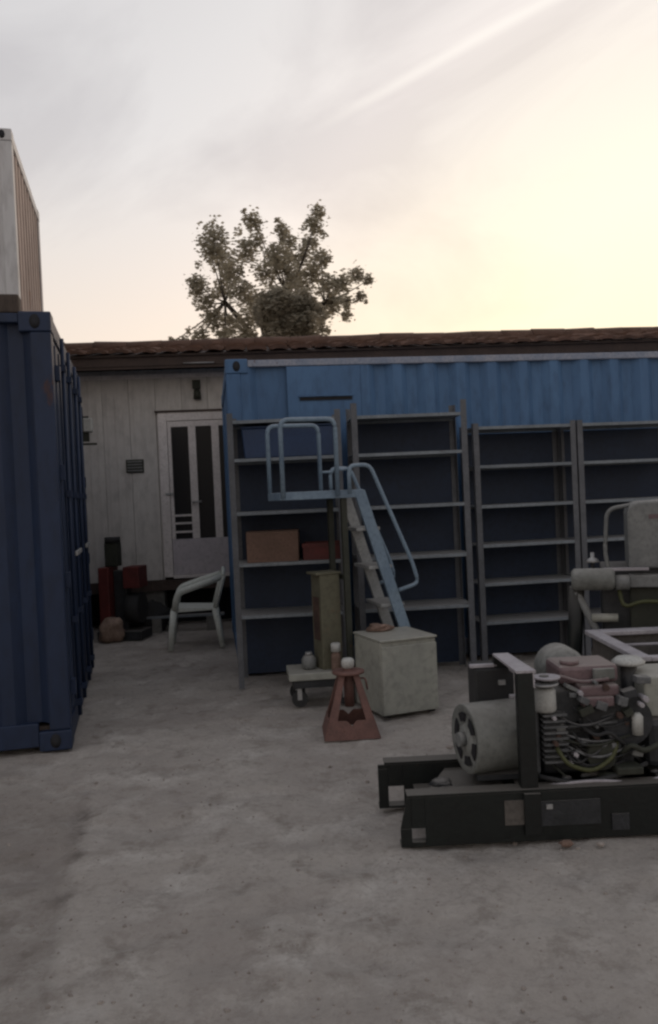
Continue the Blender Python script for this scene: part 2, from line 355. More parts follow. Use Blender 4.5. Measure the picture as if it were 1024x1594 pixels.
gm.materials.append(M['ground']); go = bpy.data.objects.new('ground', gm); col.objects.link(go); go['kind'] = 'structure'

# ------------------------------------------------------------------ shipping containers
def container(name, label, loc, rz, Ln, paint, rail, flat=None, doors=False, doorside='right', smooth=False):
    W, H = 2.44, 2.59; t = thing(name, label, 'shipping container', loc, rz)
    pw = .12
    for x0 in (0, Ln-pw):
        for y0 in (0, W-pw):
            b = MB().box(x0, x0+pw, y0, y0+pw, .119, H-.119); b.build('corner_post', paint, t, bevel=.01)
    for x0 in (0, Ln-.178):
        for y0 in (0, W-.162):
            for z0 in (0, H-.118):
                k = MB().box(x0-.003, x0+.181, y0-.003, y0+.165, z0, z0+.118); c = k.build('corner_casting', paint, t, bevel=.008)
                f = -.003 if y0 == 0 else y0+.165; h = MB().lathe([(.0, -.002), (.034, -.002), (.034, .002), (0, .002)], (0, 0, 0), 14, Matrix.Rotation(R(90), 3, 'X'))
                for v in h.bm.verts: v.co = Vector((v.co.x*.9+x0+.089, v.co.y+f, v.co.z*1.25+z0+.059))
                h.build('casting_hole', 'castdark', c)
    for y0 in (0, W-.06):
        MB().box(.182, Ln-.182, y0+.002, y0+.058, H-.065, H-.01).build('top_rail', rail, t, bevel=.006)
        MB().box(.182, Ln-.182, y0+.002, y0+.058, .03, .17).build('bottom_rail', rail if not doors else paint, t, bevel=.006)
    # corrugated long sides
    pitch = .278; prof = []
    x = pw
    while x < Ln-pw-.05:
        if flat and flat[0]-.14 < x < flat[1]: x = flat[1]; prof.append((x, .014)); continue
        prof += [(x, .012), (x+.072, .012), (x+.13, .058), (x+.215, .058)]; x += pitch
    prof = [(min(a, Ln-pw), b) for a, b in prof] + [(Ln-pw, .014)]
    z0, z1 = .165, H-.06
    for side in (0, 1):
        m = MB(); zz = [z0, z0+(z1-z0)*.33, z0+(z1-z0)*.66, z1]
        rows = [[m.bm.verts.new((a, (b + .004*noise.noise(Vector((a*1.3, z, side)))) if not side else W-b, z)) for a, b in prof] for z in zz]
        for r0, r1 in zip(rows, rows[1:]):
            for i in range(len(prof)-1): m.bm.faces.new((r0[i], r0[i+1], r1[i+1], r1[i]))
        m.build('side_panel', paint, t)
    MB().box(.05, Ln-.05, .05, W-.05, H-.05, H-.03).build('roof_panel', paint, t)
    MB().box(.05, Ln-.05, .05, W-.05, .1, .14).build('floor_panel', 'timber', t)
    # end frames
    for e, x0 in ((0, 0), (1, Ln-.06)):
        MB().box(x0+.002, x0+.058, .166, W-.166, H-.115, H-.005).build('header', paint, t, bevel=.006)
        MB().box(x0+.002, x0+.058, .166, W-.166, .01, .15).build('sill', paint, t, bevel=.006)
        if doors and e == 1:
            for s in (0, 1):
                y0 = .12 + s*1.1; d = MB(); d.box(Ln-.05, Ln-.012, y0+.004, y0+1.092, .155, H-.12)
                for k in range(4): d.box(Ln-.012, Ln+.006, y0+.05+k*.27, y0+.05+k*.27+.14, .2, H-.17)
                door = d.build('door', paint, t, bevel=.006)
                for k in (.3, .8):
                    l = MB().cyl((Ln+.026, y0+k, .1), (Ln+.026, y0+k, H-.08), .013, n=10); rod = l.build('lock_rod', paint, door)
                    for z in (.17, .7, 1.5, 2.3): MB().box(Ln+.007, Ln+.045, y0+k-.03, y0+k+.03, z, z+.04).build('rod_bracket', rail, door)
                MB().box(Ln+.042, Ln+.058, y0+.32, y0+.78, 1.12, 1.15).build('lock_handle', 'galv', door, bevel=.004)
                yh = .11 if s == 0 else W-.19
                for z in (.3, .95, 1.6, 2.2): MB().box(Ln+.002, Ln+.03, yh, yh+.08, z, z+.09).build('hinge', rail, door)
        else:
            m = MB(); pr = []; y = .12
            while y < W-.3: pr += [(y, .014), (y+.11, .014), (y+.13, .05), (y+.22, .05)]; y += .25
            pr = [(min(a, W-.12), b) for a, b in pr] + [(W-.12, .014)]
            a = [m.bm.verts.new((b if e == 0 else Ln-b, yy, .12)) for yy, b in pr]; c = [m.bm.verts.new((b if e == 0 else Ln-b, yy, H-.1)) for yy, b in pr]
            for i in range(len(pr)-1): m.bm.faces.new((a[i], a[i+1], c[i+1], c[i]))
            m.build('end_wall', 'reefend' if paint == 'reefer' else paint, t)
    return t

# left navy container: its front right corner stands at (112,1168)
LA = R(13)
cr = gr(112, 1166); Ln = 6.06
d = Vector((math.cos(LA), math.sin(LA), 0))
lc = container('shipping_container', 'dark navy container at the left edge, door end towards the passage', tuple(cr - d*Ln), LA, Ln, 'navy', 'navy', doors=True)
lc.location.z = 0
# stacked pair behind it
tc_ = at(17, 206, 8.26); d2 = d
base = Vector((tc_.x, tc_.y, 0)) - d2*Ln
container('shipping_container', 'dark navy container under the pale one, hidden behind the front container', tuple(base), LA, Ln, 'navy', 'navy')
uc = container('shipping_container', 'pale rust-stained container stacked high at the left edge', (base.x, base.y, 2.592), LA, Ln, 'reefer', 'rustrail')
# beam lying on the navy container
bmw = thing('timber_beam', 'dark weathered beam lying on top of the left navy container', 'beam', tuple(cr - d*1.9 + Vector((0, .02, 2.59))), LA)
MB().box(0, 1.72, .02, .14, 0, .11).build('beam', 'timber', bmw, bevel=.01)
MB().box(.1, .2, -.0, .3, .111, .13).build('cleat', 'timber', bmw); MB().box(1.3, 1.4, 0, .3, .111, .13).build('cleat', 'timber', bmw)
# back blue container
BA = R(8)
bl = at(350, 557, 6.85); bl.z = 0
bc = container('shipping_container', 'long light blue container behind the row of shelving racks', tuple(bl), BA, 6.06, 'blue', 'bluerail', flat=(.50, 1.12))
MB().box(.50, 1.115, .004, .0135, .5, 2.52).build('flat_plate', 'blue', bc, 'flat blue plate with a dark slot')
MB().box(.60, 1.04, -.004, .010, 2.235, 2.262).build('vent_slot', 'castdark', bc)
MB().box(.59, 1.05, -.012, .008, 2.265, 2.28).build('slot_hood', 'blue', bc)

# ------------------------------------------------------------------ cabin with tiled roof
CA = R(5)
co = at(-60, 915, 9.3); co.z = 0
# wall line passes through the point seen at (200, 905) at 9.6 m
wp = at(200, 905, 9.6); wd = Vector((math.cos(CA), math.sin(CA), 0)); org = Vector((wp.x, wp.y, 0)) - wd*3.2
cab = thing('site_cabin', 'long pale panelled cabin with glazed door and dark tiled roof', 'cabin', tuple(org), CA)
def cl_(px, py):                                  # cabin-local (x, z) of a photo position on its wall plane
    r = ray(px, py); nrm = Vector((-math.sin(CA), math.cos(CA), 0)); t = (org-CAM).dot(nrm)/r.dot(nrm); p = CAM + r*t
    return (p-org).dot(wd), p.z
CL = 13.0; z0 = .56; z1 = 2.98
dx0, dzt = cl_(245, 643); dx1 = dx0+.95; dzb = z0+.03
k = 0; x = 0
while x < CL:                                      # vertical wall panels with ribbed joints
    x2 = x+.30; b = MB()
    zl = z0
    if x2 > dx0 and x < dx1: zl = dzt+.002
    b.box(x+.0015, x2-.0015, -.0, .035, zl, z1)
    for rx_ in (.045, .135, .225): b.box(x+rx_, x+rx_+.035, -.007, .0, zl, z1)
    if zl > z0 and x < dx0:                        # the panel cut by the door
        b.box(x+.003, dx0-.002, 0, .035, z0, dzt)
    if zl > z0 and x2 > dx1: b.box(dx1+.002, x2-.003, 0, .035, z0, dzt)
    b.build('wall_panel', 'wall', cab, bevel=.004); x = x2
MB().box(0, CL, .037, .09, z0, z1).build('wall_core', 'fascia', cab)
MB().box(0, .05, .09, 2.9, z0, z1).build('end_wall', 'wall', cab); MB().box(CL-.05, CL, .09, 2.9, z0, z1).build('end_wall', 'wall', cab)
MB().box(0, CL, 2.9, 2.95, z0, z1).build('rear_wall', 'wall', cab)
MB().box(-.02, CL+.02, -.03, 2.97, z0-.12, z0-.002).build('floor_frame', 'fascia', cab)
MB().box(0, CL, -.022, -.009, z1-.10, z1-.05).build('top_trim', 'wtrim', cab)
for i in range(9):
    for yy in (.0, 2.5):
        MB().box(.2+i*1.5, .6+i*1.5, yy+.02, yy+.3, 0, z0-.122).build('support_block', 'block', cab, bevel=.01)
MB().box(.0, CL, .5, .53, 0, z0-.122).build('gap_shade_sheet', 'castdark', cab)  # near-black sheet added as the shade of the gap under the floor
# door
dr = MB(); dh = dzt; fx = .10
dr.box(dx0, dx0+fx, -.04, .03, dzb, dh-.002); dr.box(dx0+fx, dx1, -.04, .03, dh-.10, dh-.002); dr.box(dx1-.03, dx1, -.04, .03, dzb, dh-.102); dr.box(dx0+fx, dx1-.03, -.04, .03, dzb-.02, dzb+.02)
dr.build('door_frame', 'wtrim', cab, bevel=.004)
MB().box(dx0-.03, dx1+.03, -.06, -.0, dh, dh+.02).build('drip_strip', 'fascia', cab)
leaf0, leaf1 = dx0+fx+.004, dx1-.034; kz = cl_(300, 838)[1]; gt = dh-.17
lf = MB(); sw = .04
xs_ = [leaf0, leaf0+sw, leaf0+.235, leaf0+.32, leaf0+.50, leaf0+.585]
lf.box(leaf0, leaf0+sw, -.03, .01, kz, dh-.104); lf.box(xs_[2], xs_[3], -.03, .01, kz, gt); lf.box(xs_[4], xs_[5], -.03, .01, kz, gt)
lf.box(leaf1-sw, leaf1, -.03, .01, kz, dh-.104); lf.box(leaf0+sw, leaf1-sw, -.03, .01, gt, dh-.104)
door = lf.build('door', 'wtrim', cab, bevel=.003)
MB().box(leaf0, leaf1, -.034, .01, dzb+.022, kz-.002).build('kick_panel', 'kick', door, bevel=.004)
for a, b in ((xs_[1], xs_[2]), (xs_[3], xs_[4]), (xs_[5], leaf1-sw)):
    MB().box(a, b, -.012, -.006, kz, gt).build('pane', 'glass', door)
for zz in (kz+.07, kz+.17, kz+.26): MB().box(xs_[1], xs_[2], -.026, -.013, zz, zz+.022).build('glazing_bar', 'wtrim', door)
hx, hz = cl_(305, 781)
hd = MB(); hd.cyl((hx-.03, -.035, hz), (hx-.03, -.08, hz), .012); hd.tube(bend([(hx-.03, -.08, hz), (hx+.07, -.08, hz)]), .011); hd.build('handle', 'galv', door)
hx, hz = cl_(265, 769); MB().box(hx-.05, hx+.04, -.055, -.041, hz-.01, hz+.01).build('hinge', 'lbeige', door)
# louvre vent and small lamp on the wall
vx, vz = cl_(196, 716); v = MB(); v.box(vx, vx+.20, -.02, -.009, vz-.15, vz); lv = v.build('vent', 'olive', cab)
for i in range(4): MB().box(vx+.015, vx+.185, -.032, -.021, vz-.135+i*.034, vz-.118+i*.034).build('slat', 'mgrey', lv)
lx, lz = cl_(306, 592); v = MB(); v.box(lx-.05, lx+.04, -.05, -.009, lz-.10, lz); v.cyl((lx, -.04, lz-.11), (lx, -.04, lz-.22), .035, .045); v.build('wall_lamp', 'olive', cab)
# eaves: fascia, flashing strip, deck, tiles
ez = 2.93; ey = -.42
MB().box(-.3, CL+.3, ey, ey+.03, ez-.0, ez+.16).build('fascia_board', 'fascia', cab)
MB().box(-.3, CL+.3, ey+.03, -.0, ez+.08, ez+.10).build('soffit', 'fascia', cab)
MB().box(-.3, CL+.3, ey-.012, ey-.001, ez+.03, ez+.045).build('flashing', 'fascia', cab)
gx = cl_(290, 577)[0]; MB().cyl((gx, ey-.02, ez+.045), (gx+.34, ey-.02, ez+.045), .007).build('metal_strip', 'galv', cab)
pit = math.atan2(.40, 1.9); sl = math.hypot(.40, 1.9)
dk = MB(); cs, sn = math.cos(pit), math.sin(pit)
dk.prism([(ey-.03, ez+.15), (ey-.03+cs*sl, ez+.15+sn*sl), (3.4, ez+.15), (3.4, ez+.13), (ey-.03, ez+.13)], 'x', -.3, CL+.3); dk.build('roof_deck', 'fascia', cab)
tm = MB(); seg = 8; ra, rb = .115, .095; l = .50
o0 = []; o1 = []
for i in range(seg+1):
    a = math.pi*i/seg; o0.append((math.cos(a)*ra, 0, math.sin(a)*ra*.36)); o1.append((math.cos(a)*rb, l, math.sin(a)*rb*.42))
v0 = [tm.bm.verts.new(p) for p in o0]; v1 = [tm.bm.verts.new(p) for p in o1]
w0 = [tm.bm.verts.new((p[0]*.6, p[1]+.004, p[2]*.3-.004)) for p in o0]
for i in range(seg):
    f = tm.bm.faces.new((v0[i], v0[i+1], v1[i+1], v1[i])); f.smooth = True; tm.bm.faces.new((v0[i], w0[i], w0[i+1], v0[i+1]))
tile0 = tm.build('roof_tile', 'tile', cab); tmesh = tile0.data; bpy.data.objects.remove(tile0)
cols_ = int((CL+.4)/.25); rows_ = 5
for r_ in range(rows_):
    for c_ in range(cols_):
        o = bpy.data.objects.new('roof_tile', tmesh); col.objects.link(o); o.parent = cab
        s = r_*.41 - .05
        o.location = (-.2+c_*.25+random.uniform(-.012, .012), ey-.03+cs*s, ez+.155+sn*s+.012+random.uniform(0, .012)); o.rotation_euler = (pit-.03+random.uniform(-.02, .02), 0, random.uniform(-.03, .03))
rt = MB()
for c_ in range(int((CL+.4)/.42)):
    y = ey-.03+cs*sl; rt.cyl((-.25+c_*.42, y, ez+.155+sn*sl+random.uniform(-.012, .012)), (-.25+c_*.42+.46, y, ez+.15+sn*sl+.0+random.uniform(0, .02)), .12, .113, n=12)
rt.build('ridge_tiles', 'tile', cab)

# ------------------------------------------------------------------ trees
def leaves(centers, size, mname, parent, nm, dens):
    vs, fs = [], []
    for (c, r, n) in centers:
        for i in range(n):
            v = Vector((random.gauss(0, 1), random.gauss(0, 1), random.gauss(0, 1))).normalized()*(random.random()**.45)*r
            p = c + v; q = Matrix.Rotation(random.uniform(0, 6.3), 3, 'Z') @ Matrix.Rotation(random.uniform(-1.2, 1.2), 3, 'X')
            s = size*random.uniform(.6, 1.3); k = len(vs)
            for a in ((-.5, 0, 0), (0, -.28, .06), (.5, 0, 0), (0, .28, .06)): vs.append(p + q @ (Vector(a)*s))
            fs.append((k, k+1, k+2, k+3))
    me = bpy.data.meshes.new(nm); me.from_pydata(vs, [], fs); me.materials.append(M[mname])
    o = bpy.data.objects.new(nm, me); col.objects.link(o); o.parent = parent; return o
TY = 18.0
tb = at(430, 700, TY); tb.z = 0
tree = thing('broadleaf_tree', 'open ragged tree rising behind the cabin roof', 'tree', tuple(tb))
cl = [(333, 372, 22), (345, 402, 22), (328, 392, 16), (394, 345, 14), (400, 375, 14), (382, 392, 20), (438, 358, 12), (450, 376, 14), (430, 398, 20), (495, 330, 11), (490, 352, 14), (482, 378, 14),
      (470, 402, 20), (500, 402, 14), (360, 425, 20), (415, 425, 20), (455, 430, 18), (490, 425, 16), (308, 443, 16), (318, 468, 18), (345, 450, 16), (375, 455, 20), (330, 495, 16), (355, 505, 18), (385, 500, 20),
      (312, 520, 13), (350, 525, 14), (285, 530, 9), (268, 532, 7), (515, 445, 16), (535, 440, 14), (555, 428, 14), (572, 436, 9), (520, 470, 16), (540, 468, 10), (540, 492, 9), (505, 485, 16), (400, 470, 20), (500, 515, 14), (440, 410, 18), (466, 440, 20), (380, 528, 16), (562, 462, 8)]
cents = []; br = MB(); root = Vector((0, 0, 0)); fork = Vector((0, 0, 4.3))
br.tube([root, (.03, 0, 2), fork], [.2, .16, .13], 10)
forks = [at(400, 480, TY)-tb, at(450, 460, TY)-tb, at(350, 470, TY)-tb, at(505, 470, TY)-tb]
for f in forks: br.tube(arc(fork, fork*.5+f*.5+Vector((0, 0, .15)), f, 5), [.1, .09, .08, .07, .06, .05], 6)
for i, (px, py, r) in enumerate(cl):
    p = at(px, py, TY + random.uniform(-1.0, 1.0)) - tb
    cents.append((p, r/FPX*TY*1.7, int(r*r*.18)+6))
    cents.append((p, r/FPX*TY*1.05, int(r*r*.95)+30))
    for q in range(2):
        v = Vector((random.gauss(0, 1), random.gauss(0, 1), random.gauss(0, 1)))*r/FPX*TY*.8
        cents.append((p+v, r/FPX*TY*.45, int(r*1.7)))
    f = min(forks, key=lambda g: (g-p).length + (0 if g.z < p.z else .5))
    br.tube(arc(f, (f+p)*.5+Vector((0, 0, -.1)), p, 4), [.026, .02, .015, .01, .006], 5)
br.build('trunk', 'bark', tree)
leaves(cents, .095, 'leaf', tree, 'crown', 1)
SY = 15.0; sb = at(447, 700, SY); sb.z = 0
bt = thing('round_tree', 'dense dark rounded tree in front of the ragged tree', 'tree', tuple(sb))
MB().tube([(0, 0, 0), (.03, 0, 2), (0, 0, 4.6)], [.12, .1, .07], 8).build('trunk', 'bark', bt)
cc = at(447, 498, SY)-sb; vs = []
for i in range(95):
    v = Vector((random.gauss(0, 1), random.gauss(0, 1), random.gauss(0, 1))).normalized()*random.uniform(.25, .95)
    if v.z < -.5: v.z *= .5
    vs.append((cc+Vector((v.x*.60, v.y*.6, v.z*.60)), .19, 300))
leaves(vs, .085, 'leafd', bt, 'crown', 1)
MB().lump(tuple(cc), .40, .40, .42, .18, 4, 3).build('inner_foliage', 'leafd', bt)

# ------------------------------------------------------------------ shelving racks
def rack(label, loc, rz, W, D, zs, H, shade_back=True):
    t = thing('shelving_rack', label, 'shelving rack', loc, rz, 'shelving racks in front of the blue container')
    for x0 in (0, W-.045):
        for y0 in (0, D-.045):
            p = MB(); s = 1 if x0 == 0 else -1; e = x0 if x0 == 0 else W
            p.box(min(e, e+s*.045), max(e, e+s*.045), y0 if y0 == 0 else D-.004, .004 if y0 == 0 else D, 0, H)
            p.box(min(e, e+s*.004), max(e, e+s*.004), (.005 if y0 == 0 else D-.045), (.045 if y0 == 0 else D-.005), 0, H)
            p.build('post', 'rack', t)
    for z in zs:
        b = MB().box(.006, W-.006, .006, D-.012, z-.006, z+.004); b.box(.046, W-.046, .0, .0055, z-.020, z+.004); b.box(.006, W-.006, D-.0115, D-.0055, z-.026, z+.004)
        o = b.build('shelf', 'shelf', t)
        for v in o.data.vertices:
            pass
    if shade_back: MB().box(.01, W-.01, D+.001, D+.006, .03, H-.06).build('shade_panel', 'rackshade', t)  # added sheet; its dark colour carries the shade cast by the shelves
    return t
zAB = [.55, .945, 1.335, 1.74, 2.03]
pA = gr(372, 1073); pA.z = 0
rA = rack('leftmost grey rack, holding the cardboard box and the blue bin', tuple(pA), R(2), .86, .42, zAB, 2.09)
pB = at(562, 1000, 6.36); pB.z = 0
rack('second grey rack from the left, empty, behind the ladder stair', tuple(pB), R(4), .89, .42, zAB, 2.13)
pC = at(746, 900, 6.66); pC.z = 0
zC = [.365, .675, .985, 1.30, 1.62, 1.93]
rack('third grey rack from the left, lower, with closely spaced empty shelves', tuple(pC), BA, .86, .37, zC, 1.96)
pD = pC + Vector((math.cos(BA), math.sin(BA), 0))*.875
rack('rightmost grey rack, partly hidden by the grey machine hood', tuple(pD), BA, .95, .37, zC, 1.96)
pE = pD + Vector((math.cos(BA), math.sin(BA), 0))*.965

def carton(name, label, cat, px0, px1, ytop, zb, Y, m, depth=.28, bev=.004, rz=0, flaps=False):
    a = at(px0, 800, Y); b = at(px1, 800, Y); h = at((px0+px1)/2, ytop, Y).z - zb
    t = thing(name, label, cat, (a.x, Y, zb), rz); w = b.x-a.x
    return t, w, h, depth
zs = .945+.0045
t, w_, h_, d_ = carton('cardboard_box', 'brown cardboard box on the third shelf of the leftmost rack', 'box', 381, 462, 828, zs, 6.36, 'card')
MB().box(0, w_, 0, .3, 0, h_, ).build('carton', 'card', t, bevel=.004); MB().box(w_*.0, w_, .13, .17, h_+.0005, h_+.0015).build('tape', 'lbeige', t)
MB().box(0, w_, .001, .143, h_+.002, h_+.006).build('flap', 'card', t); MB().box(0, w_, .157, .299, h_+.002, h_+.006).build('flap', 'card', t)
t, w_, h_, d_ = carton('crate', 'dark red crate beside the cardboard box on the rack', 'crate', 469, 534, 845, zs, 6.40, 'darkred')
b = MB(); b.box(0, w_, 0, .02, 0, h_); b.box(0, w_, .26, .28, 0, h_); b.box(0, .02, .021, .259, 0, h_); b.box(w_-.02, w_, .021, .259, 0, h_); b.box(.021, w_-.021, .021, .259, 0, .01); b.build('crate_body', 'darkred', t, bevel=.003)
MB().box(-.006, w_+.006, -.007, -.0005, h_-.03, h_).build('rim', 'darkred', t)
zs = 1.74+.0045
t, w_, h_, d_ = carton('storage_bin', 'long dark blue bin on the upper shelf of the leftmost rack', 'bin', 381, 530, 664, zs, 6.37, 'binblue')
b = MB(); b.prism([(.02, 0), (w_-.02, 0), (w_, h_), (0, h_)], 'y', 0, .30); b.build('bin_body', 'binblue', t, bevel=.01)
MB().box(-.005, w_+.005, -.012, .312, h_+.0005, h_+.012).build('lid', 'binblue', t, bevel=.003)
zs = 1.335+.0045

# ------------------------------------------------------------------ platform ladder
lt = thing('platform_ladder', 'light blue platform stair with guard rails in front of the racks', 'platform ladder', (-.325, 5.60, 0), R(15))
PZ = 1.47; PW = .56; PD = .42
MB().box(0, PW+.03, 0, PD, PZ-.055, PZ-.0).build('platform', 'lblue', lt, 'grey blue platform deck', bevel=.004)
def hoop(pts, r=.016, nm='guard_rail', m='lblue'): return MB().tube(bend(pts, .06), r, 8).build(nm, m, lt)
RT = 1.955
hoop([(.02, -.018, PZ-.04), (.02, -.018, RT), (.40, -.018, RT), (.40, -.018, PZ-.04)])
hoop([(.02, PD+.018, PZ-.04), (.02, PD+.018, RT), (.40, PD+.018, RT), (.40, PD+.018, PZ-.04)])
hoop([(.40, -.018, 1.61), (.47, -.018, 1.61)], .010, 'link_bar'); hoop([(.40, PD+.018, 1.61), (.50, PD+.018, 1.61)], .010, 'link_bar')
foot = .98
for (yy, m) in ((.0, 'lblue'), (PD-.03, 'lbeige')):
    s = MB(); s.prism([(PW-.04, PZ-.005), (PW+.04, PZ-.005), (foot+.055, 0), (foot-.025, 0)], 'y', yy-.001 if yy == 0 else yy, yy+.028); s.build('stringer', m, lt, bevel=.003)
for z in (1.20, .93, .66, .39, .13):
    xx = PW + (foot-PW)*(1-z/PZ); MB().box(xx-.10, xx+.07, .03, PD-.032, z-.018, z+.004).build('tread', 'lbeige', lt, bevel=.002)
for yy in (-.035, PD+.03):
    a = (PW-.05, yy, PZ-.0); k = (foot-PW)/PZ
    def sp(z, off): return (PW+(PZ-z)*k+off, yy, z)
    MB().tube(bend([(PW-.08, yy, PZ-.03), (PW-.08, yy, PZ+.165), (PW+.07, yy, PZ+.165), sp(.95, .20), sp(.80, .20), sp(.76, .04)], .05), .014, 8).build('handrail', 'lblue', lt)
for yy in (.012, PD-.05):
    MB().box(PW-.13, PW-.09, yy, yy+.04, 0, PZ-.056).build('leg', 'olive', lt, 'dark olive upright leg', bevel=.003)
MB().box(PW-.125, PW-.095, .053, PD-.051, .25, .28).build('cross_bar', 'olive', lt)
MB().box(PW-.125, PW-.095, .053, PD-.051, .85, .88).build('cross_bar', 'olive', lt)

# ------------------------------------------------------------------ small off-white cabinet
q0 = gr(597, 1120); q0.z = 0; q1 = gr(684, 1107); q1.z = 0; aa = math.atan2(q1.y-q0.y, q1.x-q0.x); W_ = (q1-q0).length
cb = thing('cabinet', 'small dirty off-white metal cabinet standing behind the red jack stand', 'cabinet', tuple(q0), aa)
MB().box(0, W_, .012, .44, .012, .485).build('body', 'chest', cb, bevel=.012)
MB().box(.004, W_-.004, -.004, .0115, .02, .455).build('door_panel', 'chest', cb, bevel=.004)
MB().box(-.003, W_+.003, -.006, .445, .4855, .50).build('top', 'chest', cb, bevel=.005)
for a in (.02, W_-.06):
    for b_ in (.02, .39): MB().box(a, a+.04, b_, b_+.04, 0, .0118).build('foot', 'black', cb)
rag = MB().lump((0, 0, .0), .085, .055, .03, .5, 3, 3)
for v in rag.bm.verts: v.co.z += .022
ro = rag.build('rag', 'cloth', None); ro.location = q0 + Matrix.Rotation(aa, 3, 'Z') @ Vector((.16, .36, .50)); tag(ro, 'crumpled brown rag lying on top of the off-white cabinet', 'rag')

# ------------------------------------------------------------------ jack stands
def jack(loc, rz, label, ext=.0):
    t = thing('jack_stand', label, 'jack stand', loc, rz)
    bw, tw, h = .16, .055, .36
    for sx in (-1, 1):
        for sy in (-1, 1):
            m = MB(); q = Matrix.Identity(3)
            lo = Vector((sx*bw, sy*bw, 0)); hi = Vector((sx*tw, sy*tw, h))
            for (e1, e2) in (((-sx*.052, 0), (0, 0)), ((0, -sy*.052), (0, 0))):
                p = [lo, lo+Vector((e1[0], e1[1], 0)), hi+Vector((e1[0]*.6, e1[1]*.6, 0)), hi]
                n = (p[1]-p[0]).cross(p[3]-p[0]).normalized()*.004
                a = [m.bm.verts.new(x+n) for x in p]; b = [m.bm.verts.new(x-n) for x in p]
                for i in range(4): m.bm.faces.new((a[i], a[(i+1) % 4], b[(i+1) % 4], b[i]))
                m.bm.faces.new(a); m.bm.faces.new(b[::-1])
            m.build('leg', 'red', t)
    # lower webs between the legs on each side, with two round holes read as dark openings
    for k in range(4):
        m = MB(); rot = Matrix.Rotation(k*math.pi/2, 3, 'Z')
        lean = (bw-tw)/h
        def pt(x, z, o=0): return rot @ Vector((x, -(bw-lean*z)-.001-o, z))
        hw = lambda z: bw-lean*z
        pl = [(-hw(0), 0), (hw(0), 0), (hw(.105)-.0, .105), (.03, .105), (0, .075), (-.03, .105), (-hw(.105), .105)]
        a = [m.bm.verts.new(pt(x, z)) for x, z in pl]; b = [m.bm.verts.new(pt(x, z, .006)) for x, z in pl]
        for i in range(len(pl)): m.bm.faces.new((a[i], a[(i+1) % len(pl)], b[(i+1) % len(pl)], b[i]))
        m.bm.faces.new(a); m.bm.faces.new(b[::-1]); m.build('web_plate', 'red', t)
    for z in (.0,):
        m = MB(); m.lathe([(.062, h-.005), (.098, h), (.098, h+.014), (.062, h+.018)], (0, 0, 0), 20); m.build('collar', 'red', t)
    m = MB(); m.cyl((0, 0, .16), (0, 0, h+.03+ext), .03, n=14); m.build('column', 'red', t)
    m = MB(); m.lathe([(.028, h+.03+ext), (.036, h+.034+ext), (.040, h+.055+ext), (.040, h+.075+ext), (.030, h+.088+ext), (.012, h+.09+ext)], (0, 0, 0), 16); m.build('saddle', 'white', t, 'dirty white saddle cap')
    m = MB(); m.tube(bend([(.03, 0, h-.04), (.10, -.02, h-.03), (.11, -.03, h-.10)], .02), .006, 6); m.build('ratchet_handle', 'red', t)
    return t
j0 = gr(547, 1150); j0.y += .14; j0.z = 0
jack(tuple(j0), R(3), 'faded red four-legged jack stand with a pale cap in front of the cabinet')
# ------------------------------------------------------------------ dolly with steel duct and jar
dp = gr(452, 1104); dp.z = 0
dy = thing('flat_dolly', 'low pale flat dolly on small wheels left of the red jack stand', 'dolly', (dp.x, dp.y, 0), R(6))
MB().box(0, .46, 0, .34, .185, .235).build('deck', 'chest', dy, bevel=.006)
MB().box(.03, .43, .02, .32, .13, .184).build('chassis', 'engdark', dy)
for a in (.07, .38):
    for b_ in (.05, .28):
        m = MB(); m.cyl((a, b_-.018, .055), (a, b_+.018, .055), .055, n=18); wh = m.build('wheel', 'black', dy)
        MB().box(a-.015, a+.015, b_-.024, b_-.02, .05, .13).build('fork', 'galv', wh)
dt = thing('steel_duct', 'upright olive square steel duct with rusty side standing on the dolly', 'duct', tuple(Matrix.Rotation(R(6), 3, 'Z') @ Vector((.245, .07, 0)) + Vector((dp.x, dp.y, .2355))), R(24))
MB().box(0, .15, 0, .16, 0, .655).build('duct_body', 'duct', dt, bevel=.006)
MB().box(-.03, .16, -.008, .168, .6555, .672).build('cap', 'duct', dt, 'pale flanged cap', bevel=.003)
MB().box(-.004, .0, .03, .13, .2, .5).build('cover_plate', 'rustrail', dt)
jr = thing('round_pot', 'small grey metal pot on the left side of the dolly', 'pot', (dp.x+.135, dp.y+.16, .2355))
MB().lathe([(.035, 0), (.05, .02), (.052, .07), (.035, .095), (.02, .10)]).build('pot_body', 'mgrey', jr); MB().cyl((0, 0, .1005), (0, 0, .118), .025, n=14).build('pot_lid', 'galv', jr)

bp_ = Matrix.Rotation(R(6), 3, 'Z') @ Vector((.33, .03, 0)) + dp
bo = thing('bottle', 'small brown bottle with white cap on the dolly behind the jack stand', 'bottle', (bp_.x+.0, bp_.y, .2355))
MB().lathe([(.03, 0), (.034, .01), (.034, .10), (.022, .13)]).build('bottle_body', 'cloth', bo); MB().lathe([(.026, .1305), (.034, .134), (.034, .185), (.026, .19)]).build('cap', 'white', bo)

